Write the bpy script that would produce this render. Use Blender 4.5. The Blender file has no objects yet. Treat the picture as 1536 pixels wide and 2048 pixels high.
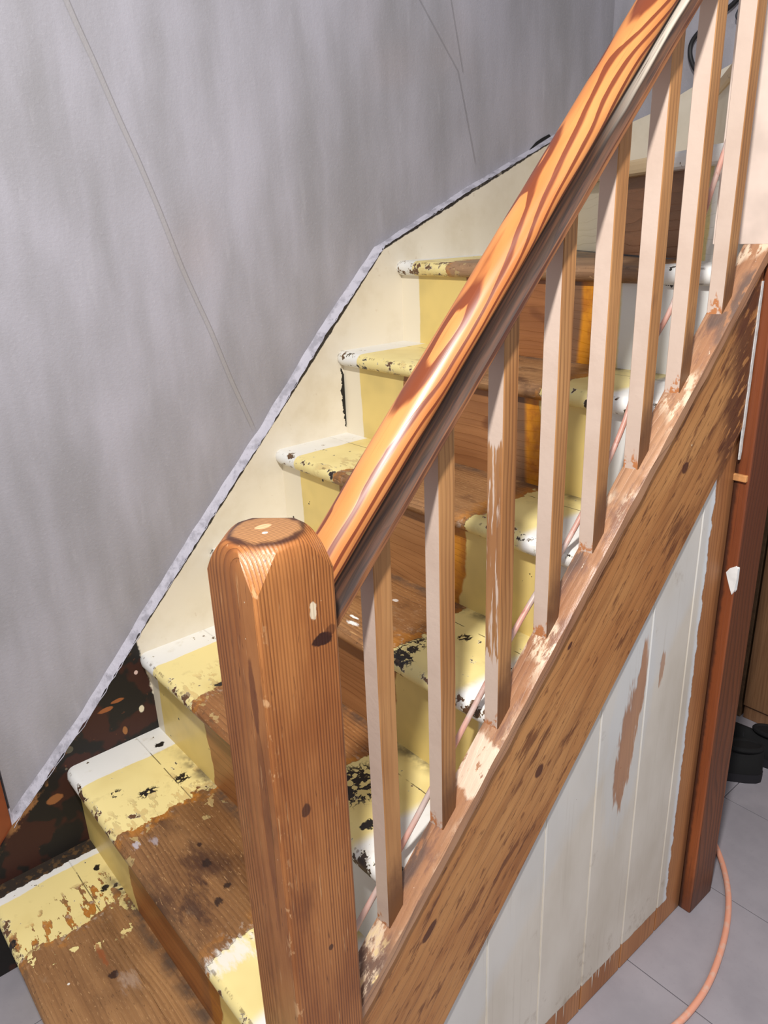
import bpy, bmesh, math, random
from mathutils import Vector, Matrix, noise as mnoise
random.seed(7)
SC = bpy.context.scene
COL = SC.collection

# ------------------------------------------------------------------ camera
cam_d = bpy.data.cameras.new('camera')
cam = bpy.data.objects.new('camera', cam_d)
COL.objects.link(cam)
RT = Vector((0.75951, -0.64949, -0.03609)); DN = Vector((-0.25523, -0.24651, -0.93493)); FW = Vector((0.59833, 0.71930, -0.35300))
M = Matrix((RT, -DN, -FW)).transposed().to_4x4()
M.translation = Vector((0, 0, 1.51))
cam.matrix_world = M
cam_d.sensor_fit = 'VERTICAL'; cam_d.sensor_height = 36.0; cam_d.sensor_width = 27.0
cam_d.lens = 36.0 * 1537.7 / 2048.0
cam_d.clip_start = 0.02
SC.camera = cam

# ------------------------------------------------------------------ light and exposure
world = bpy.data.worlds.new('world'); SC.world = world
world.use_nodes = True
world.node_tree.nodes['Background'].inputs[0].default_value = (0.93, 0.95, 1.0, 1)
world.node_tree.nodes['Background'].inputs[1].default_value = 0.41


def area(name, loc, target, size, power, color):
    d = bpy.data.lights.new(name, 'AREA'); d.shape = 'DISK'; d.size = size; d.energy = power; d.color = color
    o = bpy.data.objects.new(name, d); COL.objects.link(o); o.location = loc
    o.rotation_euler = (Vector(target) - Vector(loc)).to_track_quat('-Z', 'Y').to_euler()
    return o


area('ceiling_lamp', (-0.10, 0.02, 2.55), (0.55, 0.75, 0.3), 0.10, 51, (1.0, 0.968, 0.93))
area('ceiling_lamp_second', (0.75, -1.05, 2.55), (0.9, 0.6, 0.3), 0.30, 8, (1.0, 0.968, 0.93))
SC.view_settings.view_transform = 'Standard'
SC.view_settings.look = 'None'
SC.view_settings.exposure = 0.0
SC.view_settings.gamma = 1.0
SC.view_settings.use_curve_mapping = False


# ------------------------------------------------------------------ node helpers
def lin(r, g, b):
    def f(c):
        c /= 255.0
        return c / 12.92 if c <= 0.04045 else ((c + 0.055) / 1.055) ** 2.4
    return (f(r), f(g), f(b), 1.0)


class V:
    """a scalar socket with operators"""
    def __init__(s, g, k): s.g = g; s.k = k
    def _m(s, op, o, r=False):
        a, b = (o, s) if r else (s, o)
        return s.g.math(op, a, b)
    def __add__(s, o): return s._m('ADD', o)
    def __radd__(s, o): return s._m('ADD', o, True)
    def __sub__(s, o): return s._m('SUBTRACT', o)
    def __rsub__(s, o): return s._m('SUBTRACT', o, True)
    def __mul__(s, o): return s._m('MULTIPLY', o)
    def __rmul__(s, o): return s._m('MULTIPLY', o, True)
    def __truediv__(s, o): return s._m('DIVIDE', o)
    def __neg__(s): return s._m('MULTIPLY', -1.0)


class G:
    def __init__(self, name, rough=0.5):
        self.m = bpy.data.materials.new(name); self.m.use_nodes = True
        self.t = self.m.node_tree; self.n = self.t.nodes
        self.bsdf = self.n['Principled BSDF']; self.bsdf.inputs['Roughness'].default_value = rough
        geo = self.n.new('ShaderNodeNewGeometry')
        sp = self.n.new('ShaderNodeSeparateXYZ'); self.t.links.new(geo.outputs['Position'], sp.inputs[0])
        self.x, self.y, self.z = (V(self, sp.outputs[i]) for i in range(3))
        sn = self.n.new('ShaderNodeSeparateXYZ'); self.t.links.new(geo.outputs['Normal'], sn.inputs[0])
        self.nx, self.ny, self.nz = (V(self, sn.outputs[i]) for i in range(3))
        self.P = geo.outputs['Position']
    def put(self, inp, v):
        if isinstance(v, V): self.t.links.new(v.k, inp)
        elif hasattr(v, 'links'): self.t.links.new(v, inp)
        else: inp.default_value = v
    def math(self, op, a, b=0.0, c=None):
        n = self.n.new('ShaderNodeMath'); n.operation = op
        self.put(n.inputs[0], a); self.put(n.inputs[1], b)
        if c is not None: self.put(n.inputs[2], c)
        return V(self, n.outputs[0])
    def mn(self, a, b): return self.math('MINIMUM', a, b)
    def mx(self, a, b): return self.math('MAXIMUM', a, b)
    def ab(self, a): return self.math('ABSOLUTE', a)
    def ss(self, v, a, b):
        """smooth step; a > b makes it fall"""
        n = self.n.new('ShaderNodeMapRange'); n.interpolation_type = 'SMOOTHSTEP'
        if a > b:
            n.inputs[1].default_value = b; n.inputs[2].default_value = a
            n.inputs[3].default_value = 1.0; n.inputs[4].default_value = 0.0
        else:
            n.inputs[1].default_value = a; n.inputs[2].default_value = b
        self.put(n.inputs[0], v)
        return V(self, n.outputs[0])
    def vec(self, x, y, z):
        n = self.n.new('ShaderNodeCombineXYZ')
        for i, v in enumerate((x, y, z)): self.put(n.inputs[i], v)
        return n.outputs[0]
    def noise(self, vec=None, scale=1.0, detail=2.0, rough=0.5, off=0.0):
        n = self.n.new('ShaderNodeTexNoise')
        n.noise_dimensions = '4D'
        self.put(n.inputs['Vector'], self.P if vec is None else vec)
        n.inputs['W'].default_value = off
        n.inputs['Scale'].default_value = scale; n.inputs['Detail'].default_value = detail; n.inputs['Roughness'].default_value = rough
        return V(self, n.outputs['Fac'])
    def specks(self, scale, size, off=0.0, dens=0.5):
        """small round drops, only in some cells"""
        n = self.n.new('ShaderNodeTexVoronoi'); n.voronoi_dimensions = '4D'
        self.put(n.inputs['Vector'], self.P); n.inputs['W'].default_value = off
        n.inputs['Scale'].default_value = scale
        sc = self.n.new('ShaderNodeSeparateColor'); self.t.links.new(n.outputs['Color'], sc.inputs[0])
        d = V(self, n.outputs['Distance']); r = V(self, sc.outputs[0]); q = V(self, sc.outputs[1])
        return self.ss(d - q * size, 0.02, 0.0) * self.ss(r, 1.0 - dens, 1.0 - dens + 0.01)
    def mix(self, f, a, b):
        n = self.n.new('ShaderNodeMix'); n.data_type = 'RGBA'
        self.put(n.inputs[0], f); self.put(n.inputs[6], a); self.put(n.inputs[7], b)
        return n.outputs[2]
    def rings(self, r, sharp=0.55):
        """growth rings: r counted in ring widths; slow rise to dark late wood, quick fall"""
        f = self.math('FRACT', r)
        return self.ss(f, sharp, 0.93) * self.ss(f, 1.0, 0.95)
    def blob(self, a, a0, ra, b, b0, rb, n=None, amt=0.6):
        p = (a - a0) * (1.0 / ra); q = (b - b0) * (1.0 / rb)
        d = self.math('SQRT', p * p + q * q)
        if n is not None: d = d + (n - 0.5) * amt
        return self.ss(d, 1.0, 0.72)
    def done(self, col, rough=None, bump=None, dist=0.002, strength=0.6, spec=None):
        self.put(self.bsdf.inputs['Base Color'], col)
        if rough is not None: self.put(self.bsdf.inputs['Roughness'], rough)
        if spec is not None: self.bsdf.inputs['Specular IOR Level'].default_value = spec
        if bump is not None:
            b = self.n.new('ShaderNodeBump'); b.inputs['Strength'].default_value = strength; b.inputs['Distance'].default_value = dist
            self.put(b.inputs['Height'], bump); self.t.links.new(b.outputs[0], self.bsdf.inputs['Normal'])
        return self.m


PITCH = 1.0145
LEN = math.sqrt(1 + PITCH * PITCH)
# ------------------------------------------------------------------ paint and wood colours
WHITE = lin(233, 232, 228); CREAM = lin(232, 222, 200); YELLOW = lin(238, 220, 152)
BLACK = lin(38, 30, 25); ORANGE = lin(200, 128, 34); DARKRED = lin(60, 22, 14)


def m_plaster(vertical='x'):
    g = G('grey_plaster', 0.62)
    h = g.x if vertical == 'x' else g.y
    streak = g.noise(g.vec(h * 9.0, 0.0, g.z * 2.2), 1.0, 3.0, 0.55)
    big = g.noise(g.vec(h * 2.6, 3.0, g.z * 1.6), 1.0, 3.0, 0.5)
    f = g.ss(streak * 0.65 + big * 0.55, 0.42, 0.78)
    c = g.mix(f, lin(174, 172, 182), lin(147, 145, 150))
    c = g.mix(g.ss(g.noise(g.vec(h * 40.0, 1.0, g.z * 8.0), 1.0, 2.0), 0.6, 0.8) * 0.18, c, lin(205, 203, 210))
    warm = g.ss(g.noise(None, 2.3, 2.0, 0.5, 4.0), 0.62, 0.78)
    c = g.mix(warm * 0.25, c, lin(170, 155, 152))
    fine = g.noise(None, 150.0, 4.0, 0.65)
    med = g.noise(None, 18.0, 3.0, 0.5)
    hgt = fine * 0.75 + med * 0.6
    c = g.mix(g.ss(fine, 0.55, 0.72) * 0.16, c, lin(206, 204, 212)); c = g.mix(g.ss(fine, 0.42, 0.28) * 0.16, c, lin(112, 110, 114))
    if vertical == 'x':
        # two filled chases ending at the string
        t = g.z
        s = 0.6018 + (1.8857 - t) * 0.3425 + (g.noise(g.vec(0.0, 0.0, t * 4.0), 1.0, 1.0) - 0.5) * 0.018
        d1 = g.ab(g.x - s)
        line1 = g.ss(d1, 0.0065, 0.0042) * g.ss(g.z, 1.06, 1.09)
        edge1 = g.ss(g.ab(d1 - 0.0055), 0.0018, 0.0006) * g.ss(g.z, 1.06, 1.09)
        s2 = 1.4323 + (1.9874 - t) * 0.93 - g.mx(1.9874 - t - 0.137, 0.0) * 0.62
        line2 = g.ss(g.ab(g.x - s2), 0.0040, 0.0022) * g.ss(g.z, 1.63, 1.66)
        s3 = 1.5357 + (2.0 - t) * 0.275
        line3 = g.ss(g.ab(g.x - s3), 0.0036, 0.0018) * g.ss(g.z, 1.845, 1.855)
        ln = g.mx(line2, line3)
        c = g.mix(line1 * 0.5, c, lin(158, 154, 152)); c = g.mix(edge1 * 0.35, c, lin(110, 108, 110))
        c = g.mix(ln * 0.4, c, lin(112, 110, 112))
        hgt = hgt + line1 * 0.5 - ln * 0.5
    return g.done(c, bump=hgt, dist=0.0022, strength=0.55)


def pine(g, u, v, w, seed, light, mid, dark, fine=1.0, rs=0.45):
    """bare pine: u along the grain, v and w across; returns colour and height"""
    wob = g.noise(g.vec(u * 2.2, v * 9.0, w * 9.0), 1.0, 2.0, 0.5, seed)
    r = v * 95.0 * fine + w * 40.0 * fine + wob * 6.0
    rg = g.rings(r, 0.35)
    fib = g.noise(g.vec(u * 7.0, v * 420.0, w * 420.0), 1.0, 2.0, 0.6, seed)
    blot = g.noise(g.vec(u * 3.0, v * 14.0, w * 14.0), 1.0, 3.0, 0.55, seed + 3)
    c = g.mix(g.ss(blot, 0.3, 0.7), light, mid)
    amp = g.noise(g.vec(u * 1.5, v * 30.0, w * 30.0), 1.0, 2.0, 0.6, seed + 6)
    c = g.mix(rg * g.ss(amp, 0.35, 0.7) * rs, c, dark)
    c = g.mix(g.ss(fib, 0.52, 0.75) * 0.35, c, dark)
    return c, fib * 0.4 - rg * 0.6


def worn(g, y, along, seed, base, hgt, w1, y1, y2, w2, edge, yellow2=True, orange=0.6, chip=1.0, chipcol=None, eat=0.0):
    """the painted bands of a step: white | yellow | bare | yellow | white, counted across the stair"""
    n1 = g.noise(None, 7.0, 4.0, 0.55, seed); n2 = g.noise(None, 70.0, 3.0, 0.6, seed + 1)
    n3 = g.noise(None, 22.0, 4.0, 0.65, seed + 2)
    yy = y + (n1 - 0.5) * 0.13 + (n3 - 0.5) * 0.060 + (n2 - 0.5) * 0.022
    yw = y + (n1 - 0.5) * 0.025 + (n2 - 0.5) * 0.003
    paint = g.mx(g.ss(yy, y1 - 0.0015, y1 + 0.0015), g.ss(yy, y2 + 0.0015, y2 - 0.0015))
    flake = g.noise(g.vec(g.x * 60.0, g.y * 22.0, g.z * 30.0), 1.0, 4.0, 0.65, seed + 40)
    paint = g.mn(paint, 1.0 - g.ss(g.ab(yy - y1 - 0.035), 0.06, 0.03) * g.ss(flake, 0.535, 0.55) * eat)
    isl = g.noise(g.vec(g.x * 38.0, g.y * 30.0, g.z * 30.0), 1.0, 3.0, 0.6, seed + 44)
    paint = g.mx(paint, g.ss(g.ab(yy - y1 + 0.045), 0.05, 0.03) * g.ss(isl, 0.60, 0.612) * eat)
    near = g.mx(g.ss(yy, y1 - 0.035, y1), g.ss(yy, y2 + 0.05, y2))
    white = g.mx(g.ss(yw, w1 - 0.002, w1 + 0.002), g.ss(yw, w2 + 0.012, w2 - 0.012))
    # losses: denser along the nosing
    big = g.noise(None, 34.0, 5.0, 0.66, seed + 5)
    th = 0.665 - edge * 0.10 - g.ss(yy, y1 + 0.07, y1) * g.ss(yy, y1 - 0.03, y1) * 0.06
    ch = g.ss(big - th, 0.0, 0.012) * chip
    dots = g.specks(55.0, 0.22, seed, 0.10)
    ch = g.mx(ch, dots * 0.85)
    tone = g.noise(None, 5.0, 3.0, 0.6, seed + 8)
    ycol = g.mix(g.ss(tone, 0.45, 0.72) * 0.55, YELLOW, lin(206, 180, 105))
    wcol = g.mix(g.ss(tone, 0.5, 0.75) * 0.4, WHITE, lin(205, 200, 190))
    pc = g.mix(white, ycol, wcol)
    pc = g.mix(g.ss(n3, 0.58, 0.72) * 0.25, pc, lin(170, 150, 95))
    col = g.mix(near * g.ss(n3, 0.44, 0.56) * orange, base, ORANGE)
    col = g.mix(near * g.ss(n2, 0.56, 0.66) * 0.35, col, lin(214, 205, 190))
    col = g.mix(paint, col, pc)
    cc = g.mix(g.ss(n1, 0.45, 0.55), lin(44, 34, 27), lin(104, 72, 46))
    col = g.mix(g.ss(big - th, -0.014, -0.004) * paint * chip * 0.7, col, lin(222, 214, 190)); col = g.mix(ch * paint, col, cc)
    h = hgt * (1.0 - paint) * 0.5 + paint * (1.0 - ch) * 1.2
    return col, paint, h


def m_tread(i, xn, seed, w1=1.43, y1=1.26, y2=0.878, w2=0.745, dark=False, light=(150, 108, 66), chip=1.0, edgew=1.0, eat=0.3, stain=1.0, peel=(), marks=()):
    g = G('worn_tread_paint', 0.42)
    base, h = pine(g, g.y, g.x, g.z * 0.6, seed, lin(*light), lin(light[0] * .80, light[1] * .76, light[2] * .72), lin(88, 55, 30), 1.15, 0.5)
    stain_ = g.ss(g.noise(g.vec(g.x * 10.0, g.y * 5.0, g.z * 6.0), 1.0, 4.0, 0.6, seed + 11), 0.53, 0.66)
    base = g.mix(stain_ * (0.78 * stain), base, lin(66, 40, 26))
    dust = g.ss(g.noise(g.vec(g.x * 16.0, g.y * 10.0, g.z), 1.0, 5.0, 0.7, seed + 17), 0.60, 0.72)
    base = g.mix(dust * 0.36, base, lin(176, 150, 120))
    knot = g.ss(g.noise(g.vec(g.x * 20.0, g.y * 14.0, 0.0), 1.0, 1.0, 0.5, seed + 25), 0.74, 0.80)
    base = g.mix(knot * 0.8, base, lin(52, 30, 20))
    scr = g.ss(g.noise(g.vec(g.x * 260.0, g.y * 22.0, g.z), 1.0, 2.0, 0.5, seed + 19), 0.69, 0.73)
    base = g.mix(scr * 0.6, base, lin(196, 150, 96))
    spk = g.noise(g.vec(g.x * 420.0, g.y * 90.0, g.z * 200.0), 1.0, 3.0, 0.6, seed + 33)
    base = g.mix(g.ss(spk, 0.60, 0.68) * 0.5, base, lin(202, 160, 112)); base = g.mix(g.ss(spk, 0.38, 0.31) * 0.6, base, lin(74, 46, 28))
    edge = g.ss(g.ab(g.x - xn), 0.03, 0.004) * edgew
    col, paint, hh = worn(g, g.y, g.x, seed, base, h, w1, y1, y2, w2, edge, chip=chip, eat=eat)
    crack = g.ss(g.ab(g.x - xn - 0.163 + (g.noise(g.vec(0.0, g.y * 14.0, seed), 1.0, 2.0) - 0.5) * 0.004), 0.0013, 0.0005) * g.ss(g.noise(g.vec(0.0, g.y * 26.0, seed + 2), 1.0, 2.0), 0.40, 0.46)
    col = g.mix(crack * 0.8 * paint * g.ss(g.y, 1.43, 1.42), col, lin(70, 54, 34))
    hh = hh - crack
    col = g.mix(g.specks(60.0, 0.18, seed + 21, 0.07), col, lin(228, 222, 214))
    pz = g.noise(g.vec(g.x * 75.0, g.y * 75.0, g.z), 1.0, 3.0, 0.6, seed + 50)
    for (px, py, rx, ry, k) in peel:
        m = g.blob(g.x, px, rx, g.y, py, ry, pz, 2.6) * g.ss(pz, k, k + 0.02)
        col = g.mix(m, col, lin(30, 24, 20))
    pm = g.noise(g.vec(g.x * 70.0, g.y * 24.0, g.z), 1.0, 5.0, 0.7, seed + 52)
    for (px, py, rx, ry, rgb, k) in marks:
        q1 = (g.x - px) * (0.8 / rx); q2 = (g.y - py) * (0.8 / ry)
        d = g.math('SQRT', q1 * q1 + q2 * q2) + (pm - 0.5) * 3.2
        col = g.mix(g.ss(d, 0.85, 0.45 if rx < 0.02 else 0.15) * k, col, lin(*rgb))
    rim = g.ss(g.ab(g.x - xn - 0.0065), 0.0030, 0.0012) * g.ss(g.noise(g.vec(g.x * 40.0, g.y * 60.0, seed), 1.0, 3.0, 0.7), 0.50, 0.60)
    col = g.mix(rim * 0.6 * edgew, col, lin(96, 70, 46))
    # joint dirt at the back of the tread
    dirt = g.ss(g.x, xn + 0.185, xn + 0.215) * g.ss(g.noise(None, 30.0, 3.0, 0.6, seed + 30), 0.30, 0.62)
    col = g.mix(dirt * 0.8 * g.ss(g.ab(g.y - 1.07), 0.36, 0.25), col, lin(72, 62, 55))
    if dark:
        # unpainted strip along the wall string
        wob = (g.noise(None, 30.0, 4.0, 0.6, 3.0) - 0.5) * 0.03
        b = g.ss(g.y + wob, 1.462, 1.464)
        dk = g.mix(g.ss(g.noise(None, 60.0, 4.0, 0.6, 5.0), 0.5, 0.62), lin(52, 44, 38), lin(96, 72, 46))
        col = g.mix(b, col, dk)
    rough = 0.34 + g.noise(None, 30.0, 3.0, 0.6, seed) * 0.25
    return g.done(col, rough, hh, 0.0016, 0.8)


def m_riser(i, seed, w1=1.43, y1=1.28, y2=0.90, w2=0.78, bare=(164, 114, 68), orange=1.0, dirty=0.0):
    g = G('worn_riser_paint', 0.42)
    base, h = pine(g, g.y, g.z, g.x * 0.5, seed, lin(*bare), lin(bare[0] * .84, bare[1] * .80, bare[2] * .76), lin(108, 62, 30), 0.6, 0.40)
    kn = g.noise(g.vec(g.y * 7.0, 1.0, g.z * 12.0), 1.0, 1.0, 0.5, seed + 4)
    base = g.mix(g.ss(kn, 0.68, 0.76) * 0.7, base, lin(96, 52, 26))
    n1 = g.noise(None, 7.0, 3.0, 0.5, seed)
    yy = g.y + (n1 - 0.5) * 0.03
    # orange undercoat and grey band beside the lower yellow area
    ob = g.ss(yy, y2 + 0.050, y2 + 0.038) * orange
    gb = g.ss(yy, y2 + 0.085, y2 + 0.06) * orange
    base = g.mix(gb * 0.65, base, lin(92, 74, 58)); base = g.mix(ob, base, g.mix(g.ss(g.noise(None, 30.0, 3.0, .6, seed), .4, .7), lin(206, 134, 22), lin(168, 98, 20)))
    n2 = g.noise(None, 60.0, 3.0, 0.6, seed + 1)
    yp = g.y + (n1 - 0.5) * 0.10 + (n2 - 0.5) * 0.010
    paint = g.mx(g.ss(yp, y1 - 0.002, y1 + 0.002), g.ss(yp, y2 + 0.003, y2 - 0.003))
    yw = g.y + (n2 - 0.5) * 0.004 + (n1 - 0.5) * 0.02
    cream = g.ss(yw, w1 - 0.002, w1 + 0.002); white = g.ss(yw, w2 + 0.004, w2 - 0.004)
    tone = g.noise(None, 6.0, 3.0, 0.6, seed + 8)
    ycol = g.mix(g.ss(tone, 0.42, 0.70) * 0.7, lin(230, 204, 126), lin(198, 177, 112))
    pc = g.mix(cream, ycol, CREAM); pc = g.mix(white, pc, lin(226, 226, 222))
    col = g.mix(paint, base, pc)
    ch = g.ss(g.noise(None, 24.0, 4.0, 0.62, seed + 5), 0.695, 0.705)
    ch = g.mx(ch, g.specks(48.0, 0.26, seed, 0.12))
    col = g.mix(ch * paint, col, BLACK)
    return g.done(col, 0.40, h * (1.0 - paint) * 0.5 + paint * (1.0 - ch), 0.0014, 0.7)


def m_wall_string():
    g = G('string_paint', 0.45)
    n1 = g.noise(None, 9.0, 4.0, 0.6, 2.0); n2 = g.noise(None, 45.0, 4.0, 0.65, 3.0)
    cr = g.mix(g.ss(n1, 0.4, 0.75) * 0.6, lin(228, 220, 203), lin(207, 195, 170))
    cr = g.mix(g.ss(n2, 0.64, 0.74) * 0.35, cr, lin(176, 150, 118))
    dots = g.specks(34.0, 0.18, 2.0, 0.10)
    cr = g.mix(dots * 0.8, cr, lin(70, 50, 36))
    # old dark stain, uncovered beside the lowest steps
    patch = g.ss(g.noise(None, 8.0, 3.0, 0.6, 8.0), 0.46, 0.50)
    dk = g.mix(patch, lin(56, 24, 15), lin(20, 16, 14))
    dk = g.mix(g.ss(n2, 0.64, 0.69) * 0.7, dk, lin(104, 58, 34)); dk = g.mix(g.specks(26.0, 0.34, 9.0, 0.05), dk, lin(206, 196, 160))
    dk = g.mix(g.specks(30.0, 0.22, 5.0, 0.10), dk, lin(210, 190, 160))
    for (px, pz, r1, r2, rgb) in ((0.5113, 0.4987, 0.007, 0.010, (226, 216, 190)), (0.513, 0.5927, 0.005, 0.006, (220, 190, 180)), (0.435, 0.532, 0.018, 0.006, (150, 88, 46)), (0.462, 0.543, 0.016, 0.005, (150, 88, 46)), (0.4667, 0.462, 0.006, 0.012, (150, 100, 56)), (0.295, 0.372, 0.02, 0.012, (150, 96, 54))):
        dk = g.mix(g.blob(g.x, px, r1, g.z, pz, r2, n2, 1.0), dk, lin(*rgb))
    top = g.math('MINIMUM', 0.3524 + (g.x - 0.2038) * 1.018 - g.z, 1.0)
    bx = g.x + (n2 - 0.5) * 0.03 + (g.z - 0.65) * 0.12
    is_dark = g.ss(bx, 0.532, 0.526)
    frag = g.ss(top + (n2 - 0.5) * 0.08, 0.022, 0.010) * g.ss(n1, 0.5, 0.6)
    dk = g.mix(frag, dk, lin(150, 104, 62))
    col = g.mix(is_dark, cr, dk)
    # dark gap under the filler along the top edge
    l1 = 0.7147 + (g.x - 0.5647) * 1.0336
    l2 = 1.4548 + (g.x - 1.2833) * 0.402
    d = g.mn(l1, l2) - g.z + (n2 - 0.5) * 0.012
    col = g.mix(g.ss(d, 0.0075, 0.0045) * (1.0 - is_dark) * g.ss(n1, 0.30, 0.42), col, lin(46, 42, 40))
    # a broken corner with a black gap by a riser
    cz = g.ab(g.z - 1.107)
    cw = g.x - 1.1345 + (g.z - 1.107) * 0.03 + (g.noise(g.vec(0.0, 0.0, g.z * 60.0), 1.0, 3.0, 0.6, 1.0) - 0.5) * 0.030
    gap = g.ss(g.ab(cw) - (0.0082 - cz * 0.09), 0.001, 0.0) * g.ss(cz, 0.078, 0.07)
    col = g.mix(gap, col, lin(16, 14, 12))
    return g.done(col, 0.48 + is_dark * 0.18, n2 * 0.5 + n1 * 0.5, 0.0012, 0.4)


def m_cream_back():
    g = G('cream_paint', 0.5)
    n1 = g.noise(None, 9.0, 4.0, 0.6, 2.0)
    c = g.mix(g.ss(n1, 0.4, 0.75) * 0.6, lin(222, 214, 198), lin(198, 186, 162))
    c = g.mix(g.specks(30.0, 0.2, 2.0, 0.12), c, lin(60, 46, 36))
    return g.done(c, bump=n1, dist=0.001, strength=0.4)


def m_newel():
    g = G('stripped_newel_pine', 0.36)
    wob = g.noise(g.vec(g.x * 7.0, g.y * 7.0, g.z * 1.3), 1.0, 2.0, 0.5, 1.0)
    p = g.x - 0.205; q = g.y - 0.598
    r = g.math('SQRT', p * p + q * q * 1.5)
    ring = r * 265.0 + wob * 3.2
    late = g.rings(ring, 0.42)
    amp = g.noise(g.vec(ring * 0.35, 0.0, g.z * 0.3), 1.0, 1.0, 0.5, 3.0)
    fib = g.noise(g.vec(g.x * 480.0, g.y * 480.0, g.z * 9.0), 1.0, 2.0, 0.6)
    blot = g.noise(g.vec(g.x * 16.0, g.y * 16.0, g.z * 4.5), 1.0, 4.0, 0.6, 6.0)
    c = g.mix(g.ss(blot, 0.34, 0.66), lin(184, 120, 66), lin(154, 92, 45))
    c = g.mix(late * g.ss(amp, 0.2, 0.75) * 0.95, c, lin(98, 50, 24))
    c = g.mix(g.ss(fib, 0.55, 0.75) * 0.3, c, lin(112, 62, 32))
    hair = g.ss(g.noise(g.vec(g.x * 330.0, g.y * 330.0, g.z * 14.0), 1.0, 3.0, 0.6, 17.0), 0.64, 0.70)
    c = g.mix(hair * 0.55, c, lin(226, 176, 124))
    hair2 = g.ss(g.noise(g.vec(g.x * 260.0, g.y * 260.0, g.z * 22.0), 1.0, 3.0, 0.6, 27.0), 0.65, 0.71)
    c = g.mix(hair2 * 0.7, c, lin(72, 34, 17))
    dk = g.ss(g.noise(g.vec(g.x * 20.0, g.y * 20.0, g.z * 6.0), 1.0, 4.0, 0.6, 9.0), 0.54, 0.70)
    c = g.mix(dk * 0.5, c, lin(92, 46, 22))
    # knots, dents and old filler
    nn = g.noise(None, 60.0, 3.0, 0.6, 2.0)
    c = g.mix(g.blob(g.x, 0.390, 0.014, g.z, 1.112, 0.008, nn, 1.6), c, lin(58, 28, 16))
    c = g.mix(g.blob(g.x, 0.401, 0.007, g.z, 1.119, 0.007, nn, 1.6) * 0.55, c, lin(70, 34, 18))
    c = g.mix(g.blob(g.x, 0.352, 0.007, g.z, 0.915, 0.010, nn, 0.9) * 0.8, c, lin(62, 30, 18))
    c = g.mix(g.blob(g.x, 0.381, 0.0042, g.z, 1.147, 0.014, nn, 2.8), c, lin(225, 205, 175))
    c = g.mix(g.blob(g.x, 0.370, 0.004, g.z, 0.700, 0.006, nn, 0.9) * 0.8, c, lin(50, 26, 16))
    c = g.mix(g.blob(g.y, 0.598, 0.0075, g.z, 1.065, 0.05, nn, 0.5) * g.ss(g.nx, -0.6, -0.8) * 0.7, c, lin(96, 46, 22))
    # bruises on the arris
    ar = g.ss(g.ab(g.x - 0.318) + g.ab(g.y - 0.576), 0.012, 0.002)
    c = g.mix(ar * g.ss(g.noise(g.vec(g.x * 90.0, g.y * 90.0, g.z * 40.0), 1.0, 3.0, 0.65, 5.0), 0.58, 0.66) * 0.75, c, lin(216, 168, 120))
    c = g.mix(g.specks(120.0, 0.12, 3.0, 0.02), c, lin(230, 205, 170))
    # dark rim round the crown, a pale scar and a white drop on the end grain
    top = g.ss(g.nz, 0.72, 0.9)
    rr = g.math('SQRT', (g.x - 0.3645) * (g.x - 0.3645) + (g.y - 0.6225) * (g.y - 0.6225))
    eg = g.rings(g.x * 330.0 + g.y * 120.0 + wob * 2.0, 0.4)
    tc = g.mix(eg * 0.6, lin(170, 122, 78), lin(96, 60, 36))
    tc = g.mix(g.ss(rr + (nn - 0.5) * 0.014, 0.030, 0.037), tc, lin(72, 42, 28))
    tc = g.mix(g.blob(g.x, 0.366, 0.010, g.y, 0.630, 0.006, nn, 0.8), tc, lin(214, 172, 128))
    tc = g.mix(g.blob(g.x, 0.358, 0.0035, g.y, 0.6145, 0.003), tc, WHITE)
    c = g.mix(top, c, tc)
    return g.done(c, 0.30 + fib * 0.22, fib * 0.4 - late * 0.8 - dk * 0.2, 0.0008, 0.7)


RAIL_K = 0.66 + 0.0           # set below: height of the rail's lower edge at x = 0


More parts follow.
